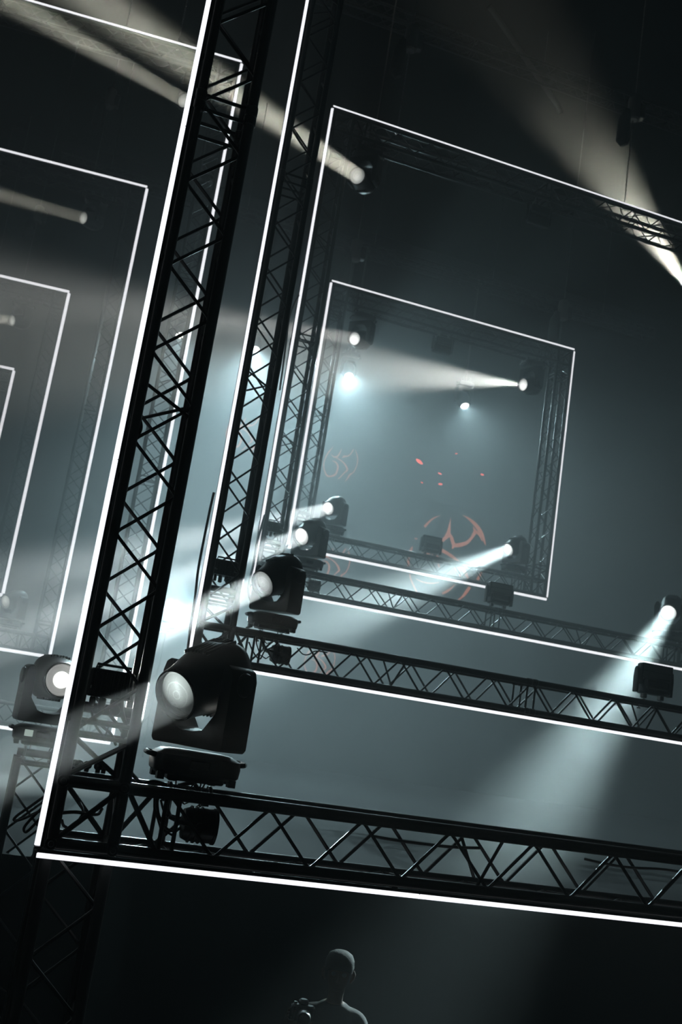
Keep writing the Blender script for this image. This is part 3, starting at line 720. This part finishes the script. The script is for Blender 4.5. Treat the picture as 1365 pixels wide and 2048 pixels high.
# ------------------------------------------------------------------ chain hoists and roof
def hoist(label, x, y, z, top):
    """motor hanging from a roof chain, hook on the truss top z"""
    root = thing('chain_hoist', label, 'chain hoist', (x, y, z), 'chain hoists above the portals')
    zc = top-z
    MB().lathe([(.06, 0), (.085, .02), (.09, .06), (.09, .30), (.085, .34), (.06, .36)], 20, 'Z', (0, 0, zc)).obj('motor', M['grey'], root)
    MB().cbox((.11, 0, zc+.16), (.10, .12, .22), .015).obj('gear_case', M['plastic'], root)
    MB().tube([(-.10, 0, zc+.12), (-.13, 0, zc-.05), (-.13, 0, zc-.35), (-.10, 0, zc-.42)], [.05, .085, .095, .05], 12).obj('chain_bag', M['cloth'], root)
    a = MB(); k = 0; q = 0
    while q < 16-z-.06:
        if abs(q-zc-.18) > .2:
            pts = [(.010*math.cos(t), 0, q+.02+.022*math.sin(t)) for t in [2*PI*i/6 for i in range(7)]]
            if k % 2: pts = [(0, x_, z_) for x_, _, z_ in pts]
            a.tube(pts, .004, 3, False)
        q += .034; k += 1
    o = a.obj('chain', M['coupler'], root, smooth=0); o['kind'] = 'stuff'
    MB().tube([(.0, 0, .04), (.022, 0, .02), (.02, 0, -.005), (0, 0, -.016), (-.02, 0, -.004)], .007, 6).obj('hook', M['bright'], root)
hl = {'R2': 'of the second portal', 'R3': 'of the third portal', 'R4': 'of the smallest square portal'}
def tops(k): return SP[k][3]-OUT+CR+.02
hoist('chain hoist above the third portal at the upper right, faint in the broad warm beam', at(1270, 225, 11.3).x, 11.32, tops('R3'), at(1270, 240, 11.3).z)
hoist('chain hoist above the top right corner of the smallest square portal', at(1125, 650, 14.6).x-.0, 14.62, tops('R4'), at(1125, 640, 14.6).z)
hoist('chain hoist just above the top left corner of the smallest square portal', at(704, 560, 14.6).x, 14.62, tops('R4'), at(704, 520, 14.6).z)
hoist('chain hoist above the top left corner of the third portal', SP['R3'][0]+.9, 11.32, tops('R3'), tops('R3')+1.2)
for k, lb in (('R1', 'the nearest portal'), ('R2', 'the second portal')):
    for fx, sd in ((.12, 'left'), (.88, 'right')):
        hoist('chain hoist above %s on its %s, past the upper picture edge' % (lb, sd), SP[k][0]+fx*(SP[k][1]-SP[k][0]), SP[k][4]+.12, tops(k), tops(k)+1.1)
for k, lb in (('L1', 'largest'), ('L2', 'second'), ('L3', 'third'), ('L4', 'smallest')):
    x0, x1, z0, z1, d, t = SP[k]; p = Matrix.Rotation(t, 3, 'Z') @ Vector((x1-.9, d+.12, 0))
    hoist('chain hoist above the right end of the %s left portal' % lb, p.x, p.y, tops(k), tops(k)+1.3)
root = thing('roof_truss', 'dark roof truss crossing high above the left portals', 'truss', (-14, 15, 15.0))
for i in range(10): truss_segment(root, Matrix.Translation((i*2.8, 0, CH)) @ HOR, 2.8, False)
for i in range(6): link('hanging_wire', MB().tube([(0, 0, 0), (0, 0, 1.0-CH)], .006, 6).mesh('hanging_wire', M['coupler']), root, loc=(1+i*5, .12, CH))
a_, b_ = at(985, -20, 14.6), at(1150, 165, 14.9)
tag(MB().tube([(a_.x, a_.y, 15.6), (b_.x, b_.y+.6, 14.9), (b_.x+.1, b_.y+.62, 14.75)], .05, 10).obj('roof_pipe', M['grey']), 'faint slanting pipe under the roof at the top of the picture', 'pipe')

# ------------------------------------------------------------------ LED screen and glowing panel
SY = 24.0
def screen_at(px, py): return at(px, py, SY)
scr = thing('led_screen', 'large black LED screen showing orange flame-like emblems and red embers', 'screen', (7.6, SY+.08, DECK))
MB().cbox((2.0, 0, 6.9), (24, .12, 13.8), .01).obj('panel_wall', M['screen'], scr, smooth=0)
for x in (-5.6, -2.8, 0, 2.8, 5.6): MB().box((x, .1, 2.7), (.1, .08, 5.398)).obj('support', M['truss'], scr, smooth=0)
SOFF = Vector((7.6, SY+.08, DECK))
def strokes(name, src, lines, mt, wscale):
    """lines: [(x, y, half width), ...] in the zoomed crop src = (x0, y0, scale)"""
    b = MB()
    for ln in lines:
        pts = [Vector((p[0], p[1], p[2])) for p in ln]; sm = smooth(pts, 5) if len(pts) > 2 else pts
        v = []; k = len(sm)
        for i, p in enumerate(sm):
            t = sm[min(i+1, k-1)]-sm[max(i-1, 0)]; l = math.hypot(t.x, t.y) or 1; n = (-t.y/l, t.x/l)
            for sgn in (-1, 1):
                w_ = max(p.z, .4)*wscale
                q = screen_at(src[0]+(p.x+sgn*n[0]*w_)/src[2], src[1]+(p.y+sgn*n[1]*w_)/src[2])
                v.append((q.x-SOFF.x, -.063, q.z-SOFF.z))
        v += [(x, y+.002, z) for x, y, z in v]; m_ = 2*k
        f = []
        for i in range(k-1):
            f += [(2*i, 2*i+1, 2*i+3, 2*i+2), (m_+2*i, m_+2*i+2, m_+2*i+3, m_+2*i+1), (2*i, 2*i+2, m_+2*i+2, m_+2*i), (2*i+1, m_+2*i+1, m_+2*i+3, 2*i+3)]
        b.add(v, f)
    return b.obj(name, M[mt], scr, smooth=0)
strokes('emblem', (780, 1000, 4.875), [
    [(498, 150, 1), (440, 172, 6), (390, 208, 9), (342, 262, 13)], [(228, 452, 3), (215, 472, 10), (206, 500, 12)], [(190, 560, 9), (184, 605, 12), (184, 655, 9)], [(196, 720, 6), (215, 790, 8), (270, 900, 8), (300, 935, 2)],
    [(715, 148, 2), (770, 178, 9), (840, 240, 17), (890, 310, 17), (920, 380, 12), (938, 440, 4)], [(898, 705, 7), (884, 735, 12), (858, 778, 14)],
    [(785, 848, 14), (755, 890, 16), (715, 940, 11), (645, 992, 2)], [(640, 822, 2), (600, 862, 9), (560, 890, 13), (515, 912, 11)],
    [(600, 172, 1), (590, 230, 7), (580, 300, 16), (566, 345, 22), (540, 375, 17), (500, 405, 20), (472, 440, 22), (482, 478, 24), (530, 500, 16), (590, 535, 15), (650, 580, 13), (700, 640, 16), (735, 700, 18), (770, 765, 8)],
    [(578, 330, 14), (604, 362, 16), (618, 410, 17), (640, 440, 18), (700, 435, 20), (755, 415, 17), (800, 370, 14), (835, 315, 18), (850, 300, 16)],
    [(850, 310, 10), (826, 285, 9), (818, 262, 4)], [(612, 476, 6), (624, 452, 14), (636, 430, 16)], [(850, 310, 14), (880, 345, 8), (905, 400, 4)],
    [(420, 520, 9), (448, 540, 12), (484, 556, 3)], [(320, 512, 2), (360, 514, 10), (394, 526, 5)], [(246, 374, 7), (272, 378, 8)], [(345, 396, 5), (370, 400, 9), (392, 408, 4)], [(476, 620, 7), (486, 655, 9)],
    [(690, 720, 14), (700, 765, 8)], [(260, 770, 3), (330, 800, 7), (420, 812, 7), (490, 800, 2)]], 'emblem', 1.0)
small = [[(300, 180, 1), (255, 235, 9), (212, 290, 12), (175, 360, 9), (150, 430, 8), (144, 500, 8), (162, 580, 9), (200, 650, 14), (260, 660, 12), (325, 635, 16), (358, 580, 14), (372, 510, 14), (355, 455, 12), (315, 422, 9), (272, 412, 3)],
    [(262, 300, 1), (292, 338, 8), (340, 352, 14), (376, 330, 12), (405, 280, 10), (438, 212, 1)], [(350, 365, 8), (420, 405, 9), (475, 455, 11), (515, 520, 15), (520, 565, 14), (470, 610, 8), (410, 675, 9), (372, 702, 8)],
    [(444, 366, 4), (470, 342, 16), (530, 335, 10), (578, 300, 9), (610, 250, 10), (628, 222, 2)], [(652, 232, 2), (680, 320, 8), (690, 400, 8), (668, 510, 8), (622, 595, 9), (565, 635, 13), (530, 690, 10), (482, 752, 1)]]
def small_at(px, py, k): strokes('emblem', (px-415*k/8.03, py-465*k/8.03, 8.03/k), small, 'emblem', 1.0)
small_at(682, 928, 1.0); small_at(665, 1128, 1.05); small_at(490, 868, 1.1); small_at(640, 1325, .9)
for px, py, l, a_, w_ in ((840, 923, 8, 38, 3.2), (881, 947, 4, 25, 1.4), (882, 968, 4, 5, 2.0), (914, 907, 2.5, 0, 1.3), (966, 949, 3.5, 20, 1.7), (845, 965, 2.5, 30, 1.2)):
    c_, s_ = math.cos(R(a_)), math.sin(R(a_))
    strokes('ember', (px, py, 1.), [[(-l*c_, -l*s_, w_*.5), (0, 0, w_), (l*c_, l*s_, w_*.4)]], 'ember', 1.0)
# plain peach panel far left, evenly emissive, two people before it
pp = at(-40, 1465, 30)
s2 = thing('glow_panel', 'dim peach-coloured glowing panel far off at the left picture edge', 'screen', (pp.x-.55, 30.1, DECK))
MB().cbox((0, 0, pp.z-DECK), (3.3, .12, 1.5), .01).obj('panel_wall', M['peach'], s2, smooth=0)
for x in (-1.2, 1.2): MB().box((x, .1, (pp.z-DECK-.75)/2), (.1, .08, pp.z-DECK-.75)).obj('support', M['truss'], s2, smooth=0)

# black drape behind everything
v = []; f = []; n = 160
for i in range(n+1):
    x = -24+48*i/n; y = 40.9+.14*math.sin(i*1.9)+.05*math.sin(i*.7)
    v += [(x, y, DECK+.02), (x, y, 15.6)]
    if i: f.append((2*i-2, 2*i, 2*i+1, 2*i-1))
dr = MB().add(v, f).obj('drape', M['cloth'])
mo = dr.modifiers.new('thick', 'SOLIDIFY'); mo.thickness = .02
tag(dr, 'black pleated stage drape across the back of the hall', 'curtain')

# ------------------------------------------------------------------ person with a camera before the stage
def figure(joints, edges, cuts):
    """one continuous skinned body; returns the finished mesh with jacket, trousers and skin"""
    me = bpy.data.meshes.new('body'); names = list(joints); ix = {k: i for i, k in enumerate(names)}
    me.from_pydata([joints[k][0] for k in names], [(ix[a], ix[b]) for a, b in edges], []); me.update()
    o = bpy.data.objects.new('body', me); COL.objects.link(o)
    sk = o.modifiers.new('skin', 'SKIN'); sk.use_smooth_shade = True
    sv = me.skin_vertices[0].data
    for k in names:
        r_ = joints[k][1]; sv[ix[k]].radius = r_ if isinstance(r_, tuple) else (r_, r_)
    sv[0].use_root = True
    su = o.modifiers.new('sub', 'SUBSURF'); su.levels = 2; su.render_levels = 2
    dg = bpy.context.evaluated_depsgraph_get(); res = bpy.data.meshes.new_from_object(o.evaluated_get(dg))
    bpy.data.objects.remove(o)
    for m_ in ('jacket', 'jeans', 'skin', 'hair'): res.materials.append(M[m_])
    for p_ in res.polygons: p_.material_index = cuts(p_.center); p_.use_smooth = True
    return res
RH, LH = Vector((-.245, -.30, 1.50)), Vector((-.13, -.33, 1.44))
J = {'pelvis': ((0, 0, .96), (.15, .11)), 'waist': ((0, 0, 1.12), (.14, .10)), 'chest': ((0, .01, 1.32), (.17, .12)), 'collar': ((0, .01, 1.44), (.09, .075)), 'neck': ((0, .015, 1.515), .047),
     'jaw': ((0, -.028, 1.597), (.052, .060)), 'face': ((0, -.012, 1.67), (.076, .092)), 'crown': ((0, .0, 1.735), (.066, .082))}
E_ = [('pelvis', 'waist'), ('waist', 'chest'), ('chest', 'collar'), ('collar', 'neck'), ('neck', 'jaw'), ('jaw', 'face'), ('face', 'crown')]
for sd, sg in (('r', -1), ('l', 1)):
    J['sh'+sd] = ((sg*.17, .01, 1.43), .068); J['hip'+sd] = ((sg*.09, 0, .88), .090); J['kn'+sd] = ((sg*.10, -.02, .50), .062); J['an'+sd] = ((sg*.105, .02, .09), .042); J['toe'+sd] = ((sg*.12, -.15, .040), .038)
    E_ += [('collar', 'sh'+sd), ('pelvis', 'hip'+sd), ('hip'+sd, 'kn'+sd), ('kn'+sd, 'an'+sd), ('an'+sd, 'toe'+sd)]
J['elr'] = ((-.29, -.10, 1.20), .048); J['wrr'] = ((-.262, -.27, 1.41), .031); J['par'] = (tuple(RH), .034)
J['ell'] = ((.20, -.16, 1.18), .048); J['wrl'] = ((-.05, -.29, 1.385), .031); J['pal'] = (tuple(LH), .034)
E_ += [('shr', 'elr'), ('elr', 'wrr'), ('wrr', 'par'), ('shl', 'ell'), ('ell', 'wrl'), ('wrl', 'pal')]
for i in range(4):                                    # fingers curl round the camera grip and under the lens
    a0 = RH+Vector((-.012, -.012+.0, .028-.019*i)); a1 = a0+Vector((.0, -.042, .0)); a2 = a1+Vector((.034-.004*i, -.018, -.002)); 
    J['fr%d' % i] = (tuple(a1), .0095); J['gr%d' % i] = (tuple(a2), .008); E_ += [('par', 'fr%d' % i), ('fr%d' % i, 'gr%d' % i)]
    b0 = LH+Vector((-.030, -.030+.018*i, .0)); b1 = b0+Vector((-.038+.003*i, 0, .004)); b2 = b1+Vector((-.014, 0, .026))
    J['fl%d' % i] = (tuple(b1), .0095); J['gl%d' % i] = (tuple(b2), .008); E_ += [('pal', 'fl%d' % i), ('fl%d' % i, 'gl%d' % i)]
J['thr'] = (tuple(RH+Vector((.030, .008, .030))), .011); J['tl2'] = (tuple(RH+Vector((.046, -.018, .040))), .009); E_ += [('par', 'thr'), ('thr', 'tl2')]
J['thl'] = (tuple(LH+Vector((.0, -.02, .034))), .011); J['tk2'] = (tuple(LH+Vector((-.02, -.035, .056))), .009); E_ += [('pal', 'thl'), ('thl', 'tk2')]
def cut(c):
    if c.z > 1.515 and abs(c.x) < .12 and c.y > -.14: return 3 if (c.z > 1.735 or (c.y > .03 and c.z > 1.60)) else 2
    if c.y < -.265 and c.z > 1.36: return 2
    return 1 if c.z < .95 else 0
BODY = figure(J, E_, cut)
pb = at(678, 1944, 6.2)
per = thing('person', 'person in a dark jacket before the stage holding a camera up, barely visible', 'person', (pb.x, 6.2, 0))
per.rotation_euler = (0, 0, R(-18)); per.scale = (1, 1, pb.z/1.685)
link('body', BODY, per)
b = MB()
b.lathe([(.008, .012), (.011, .004), (.012, -.004), (.006, -.012)], 10, 'Z', (0, -.112, 1.655))
b.tube([(0, -.100, 1.692), (0, -.112, 1.668), (0, -.120, 1.652), (0, -.104, 1.642)], [.008, .010, .014, .008], 8)
b.obj('nose', M['skin'], per)
for sg in (-1, 1):
    MB().lathe([(.001, -.012), (.010, -.009), (.0125, 0), (.010, .009), (.001, .012)], 12, 'Y', (sg*.032, -.092, 1.692)).obj('eye', M['grey'], per)
    MB().tube([(sg*.080, .012, 1.63), (sg*.090, .018, 1.65), (sg*.094, .024, 1.68), (sg*.088, .016, 1.70)], [.006, .010, .012, .007], 8).obj('ear', M['skin'], per)
MB().tube([(-.026, -.092, 1.606), (0, -.102, 1.604), (.026, -.092, 1.606)], [.004, .008, .004], 8).obj('mouth', M['skin'], per)
h_ = MB().lathe([(.092, -.035), (.097, -.01), (.094, .03), (.078, .06), (.045, .078), (.001, .083)], 24, 'Z', (0, .008, 1.725)); h_.v = [(x*.92, y*1.06, z+(.02 if y < -.05 and z < 1.73 else 0)) for x, y, z in h_.v]
h_.obj('hair', M['hair'], per)
# the camera in the hands
cm = thing('camera', 'black photo camera held up by the person before the stage, a glint in its lens', 'camera', per.matrix_basis @ Vector((-.185, -.335, 1.515)))
cm.rotation_euler = (0, 0, R(-18))
MB().cbox((0, 0, 0), (.135, .06, .085), .010).obj('body', M['plastic'], cm)
MB().cbox((0, .005, .055), (.055, .055, .032), .010).obj('viewfinder', M['plastic'], cm)
MB().cbox((-.055, -.030, -.004), (.032, .03, .078), .010).obj('grip', M['rubber'], cm)
MB().lathe([(.034, -.03), (.036, -.04), (.036, -.08), (.040, -.084), (.040, -.125), (.037, -.130), (.034, -.128), (.032, -.118)], 28, 'Y', (.012, 0, -.004)).obj('lens_barrel', M['plastic'], cm)
MB().lathe([(.033, -.112), (.028, -.118), (.018, -.122), (.001, -.124)], 24, 'Y', (.012, 0, -.004)).obj('lens_glass', M['gloss'], cm)
MB().lathe([(.010, .043), (.010, .052), (.008, .054)], 12, 'Z', (-.045, 0, 0)).obj('dial', M['bright'], cm)
# two far people seen only as silhouettes before the peach panel
for px, lb in ((8, 'dark silhouette of a person before the peach-coloured panel, the one nearer the tower'), (-22, 'dark silhouette of a person before the peach-coloured panel, cut by the left picture edge')):
    q = at(px, 1482, 27.0); o = thing('person', lb, 'person', (q.x, 27.0, 0), 'people before the peach-coloured screen')
    o.location.z = DECK; o.scale = (1.0, 1.0, (q.z-DECK)/1.70); link('body', BODY, o)
